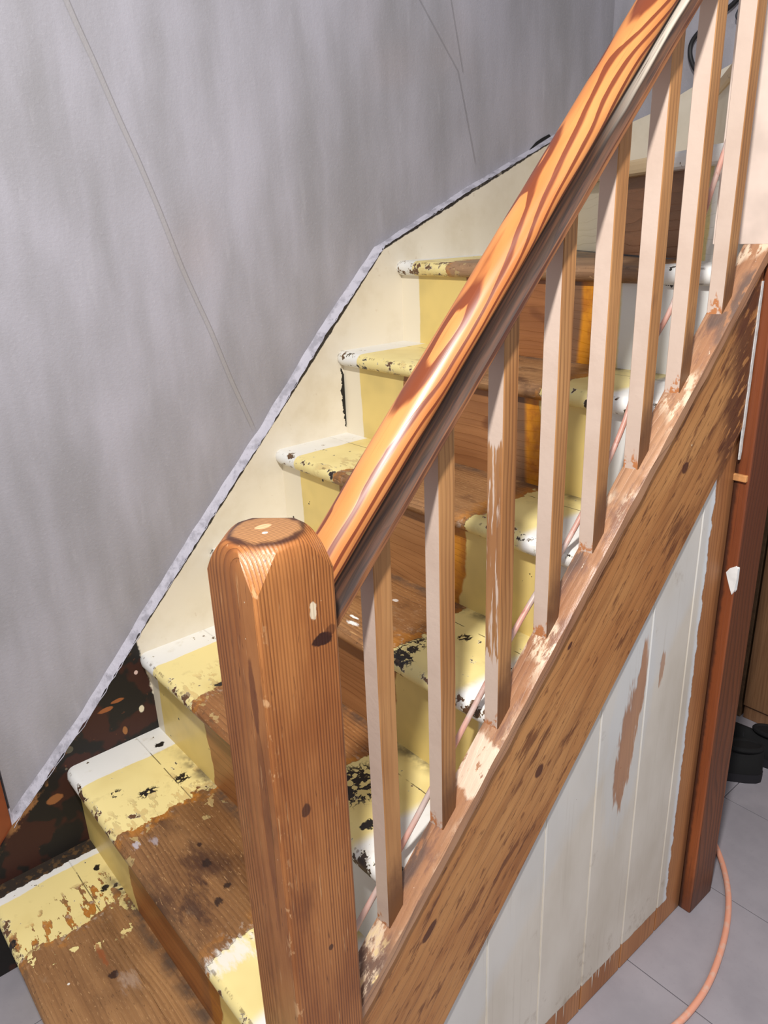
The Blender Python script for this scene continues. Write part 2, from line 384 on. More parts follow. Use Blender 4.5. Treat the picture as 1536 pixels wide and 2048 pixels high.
def m_rail():
    g = G('oiled_handrail_pine', 0.22)
    u = (g.x + g.z * RAIL_M) * (1.0 / RLEN)
    n = (g.z - RAIL_M * g.x - RAIL_K) * (1.0 / RLEN)
    v = g.y - RAIL_YC
    wob = g.noise(g.vec(u * 3.4, v * 9.0, n * 9.0), 1.0, 2.0, 0.40, 2.0)
    wob2 = g.noise(g.vec(u * 14.0, v * 60.0, n * 60.0), 1.0, 3.0, 0.55, 5.0)
    a = v + 0.004 + (g.noise(g.vec(u * 2.0, 0.0, 0.0), 1.0, 1.0, 0.5, 8.0) - 0.5) * 0.02
    b = n + 0.045
    r = g.math('SQRT', a * a + b * b * 1.3)
    ring = r * 108.0 + wob * 6.0 + wob2 * 0.22
    f = g.math('FRACT', ring)
    late = g.ss(f, 0.52, 0.72) * g.ss(f, 1.0, 0.95)
    fib = g.noise(g.vec(u * 10.0, v * 500.0, n * 500.0), 1.0, 2.0, 0.6)
    blot = g.noise(g.vec(u * 5.0, v * 20.0, n * 20.0), 1.0, 3.0, 0.5, 4.0)
    c = g.mix(g.ss(blot, 0.3, 0.7), lin(208, 141, 82), lin(182, 111, 58))
    c = g.mix(late * 0.93, c, lin(108, 46, 24))
    c = g.mix(g.ss(fib, 0.58, 0.78) * 0.35, c, lin(146, 74, 30))
    # old varnish left in the hollow, deepened by painted shade, and along the lower bead
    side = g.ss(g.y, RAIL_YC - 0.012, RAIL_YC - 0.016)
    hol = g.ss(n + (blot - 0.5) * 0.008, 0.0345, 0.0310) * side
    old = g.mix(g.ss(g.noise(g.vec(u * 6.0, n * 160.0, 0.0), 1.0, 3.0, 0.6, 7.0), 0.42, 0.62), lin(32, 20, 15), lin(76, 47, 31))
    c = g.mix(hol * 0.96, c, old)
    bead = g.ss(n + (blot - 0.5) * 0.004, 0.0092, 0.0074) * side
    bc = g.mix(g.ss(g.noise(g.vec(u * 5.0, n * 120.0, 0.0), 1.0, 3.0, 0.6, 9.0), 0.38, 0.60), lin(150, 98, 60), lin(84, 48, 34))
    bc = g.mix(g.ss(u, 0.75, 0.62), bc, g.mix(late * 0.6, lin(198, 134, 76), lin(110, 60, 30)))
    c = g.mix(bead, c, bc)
    # pale reflection painted into the hollow near the top of the flight
    pr = g.ss(u, 1.72, 1.95) * g.ss(g.ab(n - 0.0215 + (blot - 0.5) * 0.01), 0.007, 0.004) * side * g.ss(fib, 0.30, 0.44)
    c = g.mix(pr, c, lin(228, 214, 196))
    return g.done(c, 0.27 + fib * 0.16 + hol * 0.32 + bead * 0.15, fib * 0.3 - late * 0.3, 0.0006, 0.35)


def m_string():
    g = G('stripped_string_pine', 0.46)
    u = (g.x + g.z * PITCH) * (1.0 / LEN); n = (g.z - PITCH * g.x) * (1.0 / LEN)
    c, h = pine(g, u, n * 0.5, g.y, 3.0, lin(198, 142, 86), lin(176, 116, 64), lin(142, 88, 46), 0.9, 0.22)
    soft = g.noise(g.vec(u * 3.5, n * 24.0, 0.0), 1.0, 4.0, 0.6, 41.0)
    c = g.mix(g.ss(soft, 0.48, 0.66) * 0.5, c, lin(132, 78, 38))
    st = g.noise(g.vec(u * 7.0, n * 40.0, 0.0), 1.0, 5.0, 0.66, 12.0)
    more = g.ss(n - g.noise(g.vec(u * 2.0, 0.0, 0.0), 1.0, 1.0) * 0.05, -0.085, -0.135)
    s = g.ss(st + more * 0.025, 0.555, 0.63)
    c = g.mix(s * 0.8, c, lin(104, 58, 28))
    st2 = g.noise(g.vec(u * 22.0, n * 90.0, 0.0), 1.0, 3.0, 0.6, 16.0)
    c = g.mix(g.ss(st2, 0.58, 0.65) * 0.65, c, lin(98, 54, 27))
    st3 = g.noise(g.vec(u * 5.0, n * 130.0, 0.0), 1.0, 3.0, 0.6, 21.0)
    c = g.mix(g.ss(st3, 0.57, 0.70) * 0.35, c, lin(132, 78, 42)); c = g.mix(g.ss(st3, 0.40, 0.30) * 0.3, c, lin(222, 170, 116))
    fb = g.noise(g.vec(u * 16.0, n * 420.0, 0.0), 1.0, 3.0, 0.6, 31.0)
    c = g.mix(g.ss(fb, 0.58, 0.70) * 0.35, c, lin(120, 70, 36)); c = g.mix(g.ss(fb, 0.40, 0.30) * 0.3, c, lin(226, 176, 124))
    up = g.ss(g.x + (st - 0.5) * 0.12, 1.24, 1.30)
    c = g.mix(up * g.ss(st2, 0.40, 0.46) * 0.85, c, lin(80, 38, 20))
    nn = g.noise(None, 50.0, 3.0, 0.6)
    for (kx, kz, ru, rn) in ((0.561, 0.551, 0.022, 0.008), (0.80, 0.70, 0.013, 0.010), (1.153, 1.113, 0.013, 0.010), (0.862, 0.898, 0.008, 0.004)):
        ku = (kx + kz * PITCH) / LEN; kn = (kz - PITCH * kx) / LEN
        c = g.mix(g.blob(u, ku, ru, n, kn, rn, nn, 0.8) * 0.9, c, lin(74, 34, 20))
    c = g.mix(g.specks(90.0, 0.16, 2.0, 0.02), c, lin(226, 200, 165))
    return g.done(c, 0.42 + nn * 0.15, h, 0.001, 0.6)


def m_cap():
    g = G('scraped_string_cap', 0.35)
    u = (g.x + g.z * PITCH) * (1.0 / LEN); n = (g.z - PITCH * g.x) * (1.0 / LEN)
    c, h = pine(g, u, g.y, n, 8.0, lin(190, 146, 112), lin(164, 116, 84), lin(100, 62, 42), 0.9)
    a = g.noise(g.vec(u * 12.0, g.y * 34.0, 0.0), 1.0, 5.0, 0.66, 3.0)
    b = g.noise(g.vec(u * 26.0, g.y * 70.0, 0.0), 1.0, 5.0, 0.70, 9.0)
    big = g.noise(g.vec(u * 5.0, g.y * 12.0, 0.0), 1.0, 2.0, 0.5, 14.0)
    top = g.ss(g.nz, 0.3, 0.5)
    c = g.mix(g.ss(a, 0.50, 0.60) * 0.6 * top, c, lin(126, 92, 80))
    low = g.ss(u, 0.80, 0.70)
    c = g.mix(g.mx(g.ss(big, 0.46, 0.40), low) * g.ss(a, 0.44, 0.50) * 0.75 * top, c, lin(98, 84, 78))
    c = g.mix(g.ss(big + low * 0.08, 0.52, 0.58) * g.ss(b, 0.46, 0.56) * 0.9 * top, c, lin(232, 208, 180))
    c = g.mix(low * g.ss(b, 0.54, 0.60) * top, c, lin(232, 206, 150))
    c = g.mix(g.ss(b, 0.64, 0.70) * top, c, lin(236, 214, 192))
    c = g.mix(g.ss(b, 0.36, 0.30) * 0.55 * top, c, lin(78, 52, 42))
    for ku in (1.02,): c = g.mix(g.ss(g.ab(u - ku + (a - 0.5) * 0.08), 0.045, 0.035) * g.ss(b, 0.38, 0.44) * top * 0.85, c, lin(236, 212, 188))
    return g.done(c, 0.24 + a * 0.3, h * 0.4 + b * 0.8, 0.0022, 0.8)


def m_baluster(stripped=False):
    g = G('half_stripped_baluster', 0.42)
    wood, h = pine(g, g.z, g.x, g.y, 5.0, lin(188, 138, 88), lin(158, 106, 60), lin(98, 58, 30), 1.5, 0.6)
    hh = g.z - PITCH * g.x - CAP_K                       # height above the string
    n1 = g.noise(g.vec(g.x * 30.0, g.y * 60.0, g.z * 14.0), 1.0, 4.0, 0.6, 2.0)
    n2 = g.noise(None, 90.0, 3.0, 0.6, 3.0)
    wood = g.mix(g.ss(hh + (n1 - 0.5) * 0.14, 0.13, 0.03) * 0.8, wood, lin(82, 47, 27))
    kn = g.noise(g.vec(g.x * 9.0, 0.0, g.z * 9.0), 1.0, 1.0, 0.5, 7.0)
    wood = g.mix(g.ss(kn, 0.72, 0.78) * 0.8, wood, lin(92, 50, 26))
    pt = g.mix(g.ss(g.noise(None, 12.0, 3.0), 0.4, 0.7) * 0.5, lin(214, 192, 176), lin(198, 174, 157))
    face = g.ss(g.ny + (n2 - 0.5) * 0.5, -0.45, -0.55)
    if stripped:
        z1 = g.noise(g.vec(g.y * 200.0, g.x * 60.0, g.z * 13.0), 1.0, 3.0, 0.6, 6.0)
        lo = g.ss(g.z + (z1 - 0.5) * 0.16, 0.93, 0.935)
        hi = g.ss(g.z + (z1 - 0.5) * 0.10, 1.245, 1.235)
        bare = lo * hi * g.ss(z1, 0.62, 0.56)
        pt = g.mix(lo * hi * g.ss(z1, 0.42, 0.36), pt, ORANGE)
        face = g.mx(face, bare * 0.95)
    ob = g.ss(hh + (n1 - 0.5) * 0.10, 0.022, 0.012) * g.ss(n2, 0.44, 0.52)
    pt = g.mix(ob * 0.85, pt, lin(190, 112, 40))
    pt = g.mix(g.specks(70.0, 0.12, 1.0, 0.04), pt, lin(120, 70, 40))
    c = g.mix(face, pt, wood)
    return g.done(c, 0.45, g.mix(face, n2, h), 0.0008, 0.5)


def m_panel():
    g = G('under_stair_board_paint', 0.5)
    wood, h = pine(g, g.z, g.x, g.y, 9.0, lin(186, 128, 80), lin(160, 102, 58), lin(112, 66, 36), 1.0)
    n1 = g.noise(g.vec(g.x * 6.0, 0.0, g.z * 3.0), 1.0, 4.0, 0.55, 1.0)
    n2 = g.noise(g.vec(g.x * 80.0, 0.0, g.z * 14.0), 1.0, 3.0, 0.6, 4.0)
    n3 = g.noise(g.vec(g.x * 40.0, 0.0, g.z * 40.0), 1.0, 3.0, 0.6, 7.0)
    pt = g.mix(g.ss(n1, 0.35, 0.7), lin(224, 216, 204), lin(206, 196, 181))
    cool = g.ss(g.noise(None, 4.0, 3.0, 0.5, 3.0) * 0.5 + g.ss(g.z - PITCH * g.x, -0.52, -0.40) * 0.28, 0.42, 0.55)
    pt = g.mix(cool * 0.5, pt, lin(215, 217, 219))
    grime = g.ss(g.noise(g.vec(g.x * 18.0, 0.0, g.z * 14.0), 1.0, 4.0, 0.65, 9.0) + g.ss(g.z, 0.26, 0.08) * 0.10, 0.62, 0.74)
    pt = g.mix(grime * 0.35, pt, lin(140, 118, 92))
    # sanded-through patch, scrape, and the bare margins at the floor and the door post
    ax = g.x - 1.062 - (g.z - 0.60) * 0.10
    patch = g.mx(g.blob(ax, 0.0, 0.032, g.z, 0.60, 0.150, n2, 1.8), g.blob(ax, 0.018, 0.017, g.z, 0.71, 0.11, n2, 1.6))
    scr = g.blob(g.x - (g.z - 0.70) * 0.05, 1.160, 0.008, g.z, 0.725, 0.045, n2, 3.0) * 0.7
    bare = g.mx(patch * 0.85, scr)
    halo = g.blob(ax, 0.0, 0.075, g.z, 0.64, 0.27, n2, 0.6)
    pt = g.mix(halo * 0.45, pt, lin(214, 216, 218))
    bot = g.ss(g.z + (n3 - 0.5) * 0.012, 0.071, 0.068)
    dn = g.noise(g.vec(g.x * 130.0, 0.0, g.z * 2.5), 1.0, 1.0, 0.5, 6.0)
    drip = g.ss(dn + g.ss(g.z, 0.015, 0.07) * 0.10, 0.68, 0.70) * bot * g.ss(g.ab(g.x - 0.98), 0.12, 0.09)
    brush = g.noise(g.vec(g.x * 160.0, 0.0, g.z * 3.0), 1.0, 3.0, 0.6, 12.0)
    pt = g.mix(g.ss(brush, 0.55, 0.70) * 0.25, pt, lin(226, 220, 210)); pt = g.mix(g.ss(brush, 0.42, 0.30) * 0.22, pt, lin(176, 164, 148))
    pt = g.mix(g.specks(60.0, 0.16, 3.0, 0.04), pt, lin(120, 84, 54))
    rgt = g.ss(g.x + (g.noise(g.vec(0.0, 0.0, g.z * 22.0), 1.0, 3.0, 0.6, 2.0) - 0.5) * 0.03 - (g.z - 0.5) * 0.0, 1.283, 1.286)
    rim = g.ss(g.x + (n3 - 0.5) * 0.010, 1.267, 1.280)
    pt = g.mix(rim * 0.75, pt, lin(230, 235, 240))
    bare = g.mx(bare, g.mx(bot * (1.0 - drip), rgt))
    c = g.mix(bare, pt, wood)
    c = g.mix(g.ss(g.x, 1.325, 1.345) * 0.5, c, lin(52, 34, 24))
    return g.done(c, 0.5, (1.0 - bare) * 0.8 + n3 * 0.15, 0.001, 0.5)


def m_post():
    g = G('red_brown_post_stain', 0.38)
    wob = g.noise(g.vec(g.x * 9.0, g.y * 9.0, g.z * 1.6), 1.0, 2.0, 0.5, 4.0)
    late = g.rings((g.x * 1.6 + g.y * 0.8) * 40.0 + wob * 9.0, 0.3)
    fib = g.noise(g.vec(g.x * 420.0, g.y * 420.0, g.z * 6.0), 1.0, 2.0, 0.6)
    c = g.mix(g.ss(wob, 0.35, 0.65), lin(168, 95, 52), lin(140, 74, 38))
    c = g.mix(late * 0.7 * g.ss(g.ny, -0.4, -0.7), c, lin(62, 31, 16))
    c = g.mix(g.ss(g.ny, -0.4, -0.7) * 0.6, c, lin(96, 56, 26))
    c = g.mix(g.ss(fib, 0.5, 0.72) * 0.4, c, lin(82, 38, 20))
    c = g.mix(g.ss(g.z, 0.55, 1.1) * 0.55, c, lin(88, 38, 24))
    n2 = g.noise(None, 40.0, 4.0, 0.6)
    c = g.mix(g.ss(g.z + (n2 - 0.5) * 0.2, 0.20, 0.02) * 0.55, c, lin(74, 42, 28))
    c = g.mix(g.ss(g.y + (n2 - 0.5) * 0.010, 0.604, 0.611) * 0.8, c, lin(44, 28, 22))
    c = g.mix(g.specks(70.0, 0.18, 3.0, 0.06), c, lin(214, 190, 165))
    return g.done(c, 0.36 + fib * 0.2, fib - late * 0.5, 0.0006, 0.5)


def m_tile():
    g = G('grey_floor_tile', 0.42)
    n1 = g.noise(None, 5.0, 4.0, 0.6); n2 = g.noise(None, 120.0, 2.0, 0.6)
    c = g.mix(g.ss(n1, 0.35, 0.7), lin(164, 159, 166), lin(148, 144, 151))
    c = g.mix(g.ss(n2, 0.55, 0.75) * 0.15, c, lin(130, 128, 132))
    return g.done(c, 0.38 + n1 * 0.2, n2, 0.0003, 0.3)


def m_plain(name, rgb, rough=0.5, amt=0.12, scale=20.0, bump=0.0, metal=0.0):
    g = G(name, rough)
    n = g.noise(None, scale, 3.0, 0.6)
    c = g.mix(g.ss(n, 0.35, 0.7), lin(*rgb), lin(*[v * (1 - amt) for v in rgb]))
    g.bsdf.inputs['Metallic'].default_value = metal
    return g.done(c, bump=n if bump else None, dist=bump or 0.001, strength=0.5)


def m_filler():
    g = G('lilac_white_filler', 0.6)
    n1 = g.noise(None, 30.0, 4.0, 0.6); n2 = g.noise(None, 120.0, 3.0, 0.6)
    c = g.mix(g.ss(n1, 0.45, 0.62), lin(194, 191, 202), lin(160, 157, 167))
    c = g.mix(g.ss(n2, 0.66, 0.72) * 0.5, c, lin(84, 80, 84))
    return g.done(c, bump=n1 + n2 * 0.5, dist=0.003, strength=0.8)


def m_pipe():
    g = G('paint_smeared_pink_pipe', 0.42)
    n1 = g.noise(g.vec(g.x * 60.0, g.y * 60.0, g.z * 60.0), 1.0, 3.0, 0.6)
    n2 = g.noise(None, 14.0, 3.0, 0.6, 2.0)
    c = g.mix(g.ss(n2, 0.42, 0.6), lin(198, 146, 130), lin(190, 170, 162))
    c = g.mix(g.ss(n1, 0.58, 0.68) * 0.6, c, lin(164, 96, 80))
    return g.done(c, bump=n1, dist=0.0006, strength=0.4)


def m_cable():
    g = G('coral_cable_sheath', 0.40)
    n1 = g.noise(None, 50.0, 3.0, 0.6)
    c = g.mix(g.ss(n1, 0.5, 0.66) * 0.7, lin(236, 166, 138), lin(224, 188, 170))
    return g.done(c, bump=n1, dist=0.0004, strength=0.4)


def m_cupboard():
    g = G('beech_cupboard', 0.45)
    fib = g.noise(g.vec(g.x * 60.0, g.y * 160.0, g.z * 5.0), 1.0, 3.0, 0.6)
    c = g.mix(g.ss(fib, 0.35, 0.7), lin(150, 110, 78), lin(124, 88, 60))  # light wood darkened so the colour carries the shade behind the post
    return g.done(c, bump=fib, dist=0.0004, strength=0.4)


# ------------------------------------------------------------------ mesh helpers
def link(name, verts, faces, mat, parent=None, origin=None, smooth=False, bevel=0.0, segs=2):
    bm = bmesh.new()
    vs = [bm.verts.new(v) for v in verts]
    for f in faces:
        try: bm.faces.new([vs[i] for i in f])
        except ValueError: pass
    bmesh.ops.recalc_face_normals(bm, faces=bm.faces)
    if bevel:
        bmesh.ops.bevel(bm, geom=list(bm.edges), offset=bevel, segments=segs, affect='EDGES', profile=0.6)
    return finish(name, bm, mat, parent, origin, smooth)


def finish(name, bm, mat, parent=None, origin=None, smooth=False):
    if origin is None:
        lo = Vector((1e9,) * 3); hi = Vector((-1e9,) * 3)
        for v in bm.verts:
            lo = Vector(map(min, lo, v.co)); hi = Vector(map(max, hi, v.co))
        origin = Vector(((lo.x + hi.x) / 2, (lo.y + hi.y) / 2, lo.z))
    origin = Vector(origin)
    bmesh.ops.translate(bm, verts=bm.verts, vec=-origin)
    me = bpy.data.meshes.new(name); bm.to_mesh(me); bm.free()
    me.materials.append(mat)
    for p in me.polygons: p.use_smooth = smooth
    o = bpy.data.objects.new(name, me); COL.objects.link(o)
    if smooth:
        try: me.set_sharp_from_angle(angle=math.radians(38))
        except Exception: pass
    if parent is not None:
        o.parent = parent
        pw = parent['_w'] if '_w' in parent else (0, 0, 0)
        o.location = origin - Vector(pw)
    else:
        o.location = origin
    o['_w'] = list(origin)
    return o


def thing(name, label, cat, loc=(0, 0, 0), group=None):
    o = bpy.data.objects.new(name, None); COL.objects.link(o); o.location = loc; o.empty_display_size = 0.05
    o['label'] = label; o['category'] = cat; o['_w'] = list(loc)
    if group: o['group'] = group
    return o


def tag(o, label, cat, group=None):
    o['label'] = label; o['category'] = cat
    if group: o['group'] = group
    return o


def box(name, lo, hi, mat, parent=None, bevel=0.0, **k):
    x0, y0, z0 = lo; x1, y1, z1 = hi
    v = [(x0, y0, z0), (x1, y0, z0), (x1, y1, z0), (x0, y1, z0), (x0, y0, z1), (x1, y0, z1), (x1, y1, z1), (x0, y1, z1)]
    f = [(0, 1, 2, 3), (4, 5, 6, 7), (0, 1, 5, 4), (1, 2, 6, 5), (2, 3, 7, 6), (3, 0, 4, 7)]
    return link(name, v, f, mat, parent, bevel=bevel, **k)


def prism_xz(name, pts, y0, y1, mat, parent=None, bevel=0.0, **k):
    n = len(pts)
    v = [(x, y0, z) for x, z in pts] + [(x, y1, z) for x, z in pts]
    f = [tuple(range(n)), tuple(range(n, 2 * n))] + [(i, (i + 1) % n, n + (i + 1) % n, n + i) for i in range(n)]
    return link(name, v, f, mat, parent, bevel=bevel, **k)


def prism_xy(name, pts, z0, z1, mat, parent=None, bevel=0.0, **k):
    n = len(pts)
    v = [(x, y, z0) for x, y in pts] + [(x, y, z1) for x, y in pts]
    f = [tuple(range(n)), tuple(range(n, 2 * n))] + [(i, (i + 1) % n, n + (i + 1) % n, n + i) for i in range(n)]
    return link(name, v, f, mat, parent, bevel=bevel, **k)


def prism_yz(name, pts, x0, x1, mat, parent=None, bevel=0.0, **k):
    n = len(pts)
    v = [(x0, y, z) for y, z in pts] + [(x1, y, z) for y, z in pts]
    f = [tuple(range(n)), tuple(range(n, 2 * n))] + [(i, (i + 1) % n, n + (i + 1) % n, n + i) for i in range(n)]
    return link(name, v, f, mat, parent, bevel=bevel, **k)


def spline(P, per=10):
    out = []
    P = [Vector(p) for p in P]
    for i in range(len(P) - 1):
        p0 = P[max(i - 1, 0)]; p1 = P[i]; p2 = P[i + 1]; p3 = P[min(i + 2, len(P) - 1)]
        for k in range(per):
            t = k / per
            out.append(0.5 * ((2 * p1) + (p2 - p0) * t + (2 * p0 - 5 * p1 + 4 * p2 - p3) * t * t + (3 * p1 - p0 - 3 * p2 + p3) * t ** 3))
    out.append(P[-1])
    return out


def tube(name, P, r, mat, parent=None, sides=12, per=10):
    pts = spline(P, per)
    bm = bmesh.new(); rings = []
    a = None
    for i, p in enumerate(pts):
        t = (pts[min(i + 1, len(pts) - 1)] - pts[max(i - 1, 0)]).normalized()
        if a is None: a = t.orthogonal()
        a = (a - t * a.dot(t)).normalized(); b = t.cross(a)
        rings.append([bm.verts.new(p + (a * math.cos(2 * math.pi * k / sides) + b * math.sin(2 * math.pi * k / sides)) * r) for k in range(sides)])
    for i in range(len(rings) - 1):
        for k in range(sides):
            bm.faces.new((rings[i][k], rings[i][(k + 1) % sides], rings[i + 1][(k + 1) % sides], rings[i + 1][k]))
    bm.faces.new(rings[0]); bm.faces.new(rings[-1])
    bmesh.ops.recalc_face_normals(bm, faces=bm.faces)
    return finish(name, bm, mat, parent, smooth=True)


def loft(name, rings, mat, parent=None, closed=True, smooth=False, caps=True):
    bm = bmesh.new(); R = [[bm.verts.new(p) for p in r] for r in rings]; n = len(R[0])
    for i in range(len(R) - 1):
        for k in range(n if closed else n - 1):
            bm.faces.new((R[i][k], R[i][(k + 1) % n], R[i + 1][(k + 1) % n], R[i + 1][k]))
    if caps: bm.faces.new(R[0]); bm.faces.new(R[-1])
    bmesh.ops.recalc_face_normals(bm, faces=bm.faces)
    return finish(name, bm, mat, parent, smooth=smooth)


# ------------------------------------------------------------------ dimensions
CAP_K = 0.090                                # string cap: z = PITCH * x + CAP_K
RAIL_M = 1.04; RLEN = math.sqrt(1 + RAIL_M ** 2); RAIL_K = 0.655; RAIL_YC = 0.632
WALL_Y = 1.52; STR_Y = 1.50
XN = [0.125, 0.325, 0.523, 0.720, 0.918, 1.116, 1.314]           # nosings
ZT = [0.230, 0.432, 0.633, 0.825, 1.018, 1.222, 1.4183, 1.617, 1.816]   # tops of treads

# ------------------------------------------------------------------ setting
TILE = m_tile()
floor = link('floor', [(-1.2, -1.4, -0.012), (3.0, -1.4, -0.012), (3.0, 1.62, -0.012), (-1.2, 1.62, -0.012), (-1.2, -1.4, -0.05), (3.0, -1.4, -0.05), (3.0, 1.62, -0.05), (-1.2, 1.62, -0.05)],
             [(0, 1, 2, 3), (4, 5, 6, 7), (0, 1, 5, 4), (1, 2, 6, 5), (2, 3, 7, 6), (3, 0, 4, 7)], m_plain('dark_grout', (96, 94, 98), 0.8))
floor['kind'] = 'structure'
tile0 = short0 = None
for row, y0 in enumerate((1.513, 1.339, 0.719, 0.099, -0.521)):
    for i in range(-7, 6):
        x0 = 1.147 + 0.3125 * i
        if x0 < -1.2 or x0 > 2.75: continue
        d = 0.174 if row == 0 else 0.62
        cx, cy = x0 + 0.15625, y0 - d / 2
        src = short0 if row == 0 else tile0
        if src is None:
            src = box('tile', (cx - 0.1552, cy - d / 2 + 0.001, -0.012), (cx + 0.1552, cy + d / 2 - 0.001, 0.0), TILE, floor, bevel=0.0008)
            if row == 0: short0 = src
            else: tile0 = src
        else:
            t = src.copy(); COL.objects.link(t)
            t.location = Vector((cx, cy, -0.012)) - Vector(floor['_w'])

wall_back = box('wall_back', (0.211, WALL_Y, 0.0), (2.30, WALL_Y + 0.10, 2.75), m_plaster('x'))
wall_back['kind'] = 'structure'
wall_right = box('wall_right', (2.20, -1.4, 0.0), (2.30, WALL_Y, 2.75), m_plaster('y'))
wall_right['kind'] = 'structure'

wall_left = box('wall_left', (-1.2, 1.56, 0.0), (0.09, 1.62, 2.75), m_plain('pale_grey_wall', (178, 176, 180), 0.6))
wall_left['kind'] = 'structure'
# filler bead between the plaster and the top of the wall string
TOP = [(0.04, 0.186), (0.172, 0.3172), (0.2038, 0.3524), (0.3993, 0.5337), (0.5154, 0.6592), (0.5647, 0.7147), (0.8242, 0.9836), (0.8991, 1.0569), (1.0874, 1.2625), (1.2833, 1.4548), (1.5994, 1.585), (1.9467, 1.7182), (2.20, 1.765)]
FILL = m_filler()


def along(P, step=0.012):
    out = []
    for (a, b) in zip(P[:-1], P[1:]):
        d = math.hypot(b[0] - a[0], b[1] - a[1]); n = max(1, int(d / step))
        for k in range(n): out.append((a[0] + (b[0] - a[0]) * k / n, a[1] + (b[1] - a[1]) * k / n))
    out.append(P[-1]); return out


rings = []
for (x, z) in along([p for p in TOP if p[0] > 0.2]):
    w = mnoise.noise(Vector((x * 22, z * 22, 3.0))); w2 = mnoise.noise(Vector((x * 70, z * 70, 9.0)))
    steep = 1.0 if x < 1.283 else 0.45
    low = 0.004 * w2 + (0.006 * abs(w) if x < 0.55 else 0.0)
    nx, nz = (-0.70, 0.71) if steep == 1.0 else (-0.37, 0.93)
    rings.append([(x - nx * low, 1.4985, z - nz * low), (x + nx * (0.0085 * steep + 0.0035 * w), 1.5178, z + nz * (0.0085 * steep + 0.0035 * w)), (x + nx * 0.018 * steep, 1.525, z + nz * 0.018 * steep), (x - nx * 0.004, 1.523, z - nz * 0.004)])
loft('plaster_bead', rings, FILL, wall_back, smooth=True)
# dark hollow in the plaster beside the string
link('plaster_hole', [(1.83, 1.5188, 1.676), (1.875, 1.5188, 1.697), (1.915, 1.5188, 1.713), (1.93, 1.5188, 1.719), (1.922, 1.5188, 1.724), (1.89, 1.5188, 1.713), (1.865, 1.5188, 1.702)],
     [(0, 1, 2, 3, 4, 5, 6)], m_plain('hole_dark', (18, 16, 15), 0.9), wall_back)

RED = m_post()
casing = box('trim_1', (0.085, 1.505, 0.0), (0.205, 1.57, 2.1), m_plain('red_brown_casing', (140, 70, 38), 0.4, 0.12, 14), bevel=0.003)
casing['kind'] = 'structure'

# ------------------------------------------------------------------ staircase
stair = thing('staircase', 'steep old wooden staircase with peeling yellow and white paint against the grey wall', 'staircase', (0.9, 1.07, 0.0))


def tread(i, mat, y0=0.645, y1=1.50, back=None):
    xn, z = XN[i], ZT[i]; th = 0.034; r = 0.0165
    xb = back if back else (XN[i + 1] + 0.030)
    ys = [y0 + (y1 - y0) * k / 60 for k in range(61)]
    rings = []
    for y in ys:
        n = mnoise.noise(Vector((y * 9, i * 7.3, 0))); n2 = mnoise.noise(Vector((y * 40, i * 3.1, 5)))
        wear = 0.0045 * math.exp(-((y - 1.08) / 0.2) ** 2) + 0.0012 * n + 0.0007 * n2
        end = max(0.0, 1.0 - (1.50 - y) / 0.010) if y > 1.48 else 0.0
        p = [(xb, z), (xn + 0.10, z), (xn + 0.055, z - wear * 0.35)]
        for k in range(9):
            a = math.pi / 2 + math.pi * k / 8
            wf = max(0.0, math.sin(a)) if k < 5 else 0.0
            p.append((xn + r + r * math.cos(a) + wear * wf * 0.9 + 0.0008 * n + end * 0.004, z - th / 2 + th / 2 * math.sin(a) - wear * wf))
        p.append((xb, z - th))
        rings.append([(q[0], y, q[1]) for q in p])
    return loft('tread', rings, mat, stair, smooth=True)


def riser(i, mat, zb, zt, y0=0.645, y1=1.50):
    x = XN[i] + 0.021
    return box('riser', (x, y0, zb), (x + 0.018, y1, zt), mat, stair)


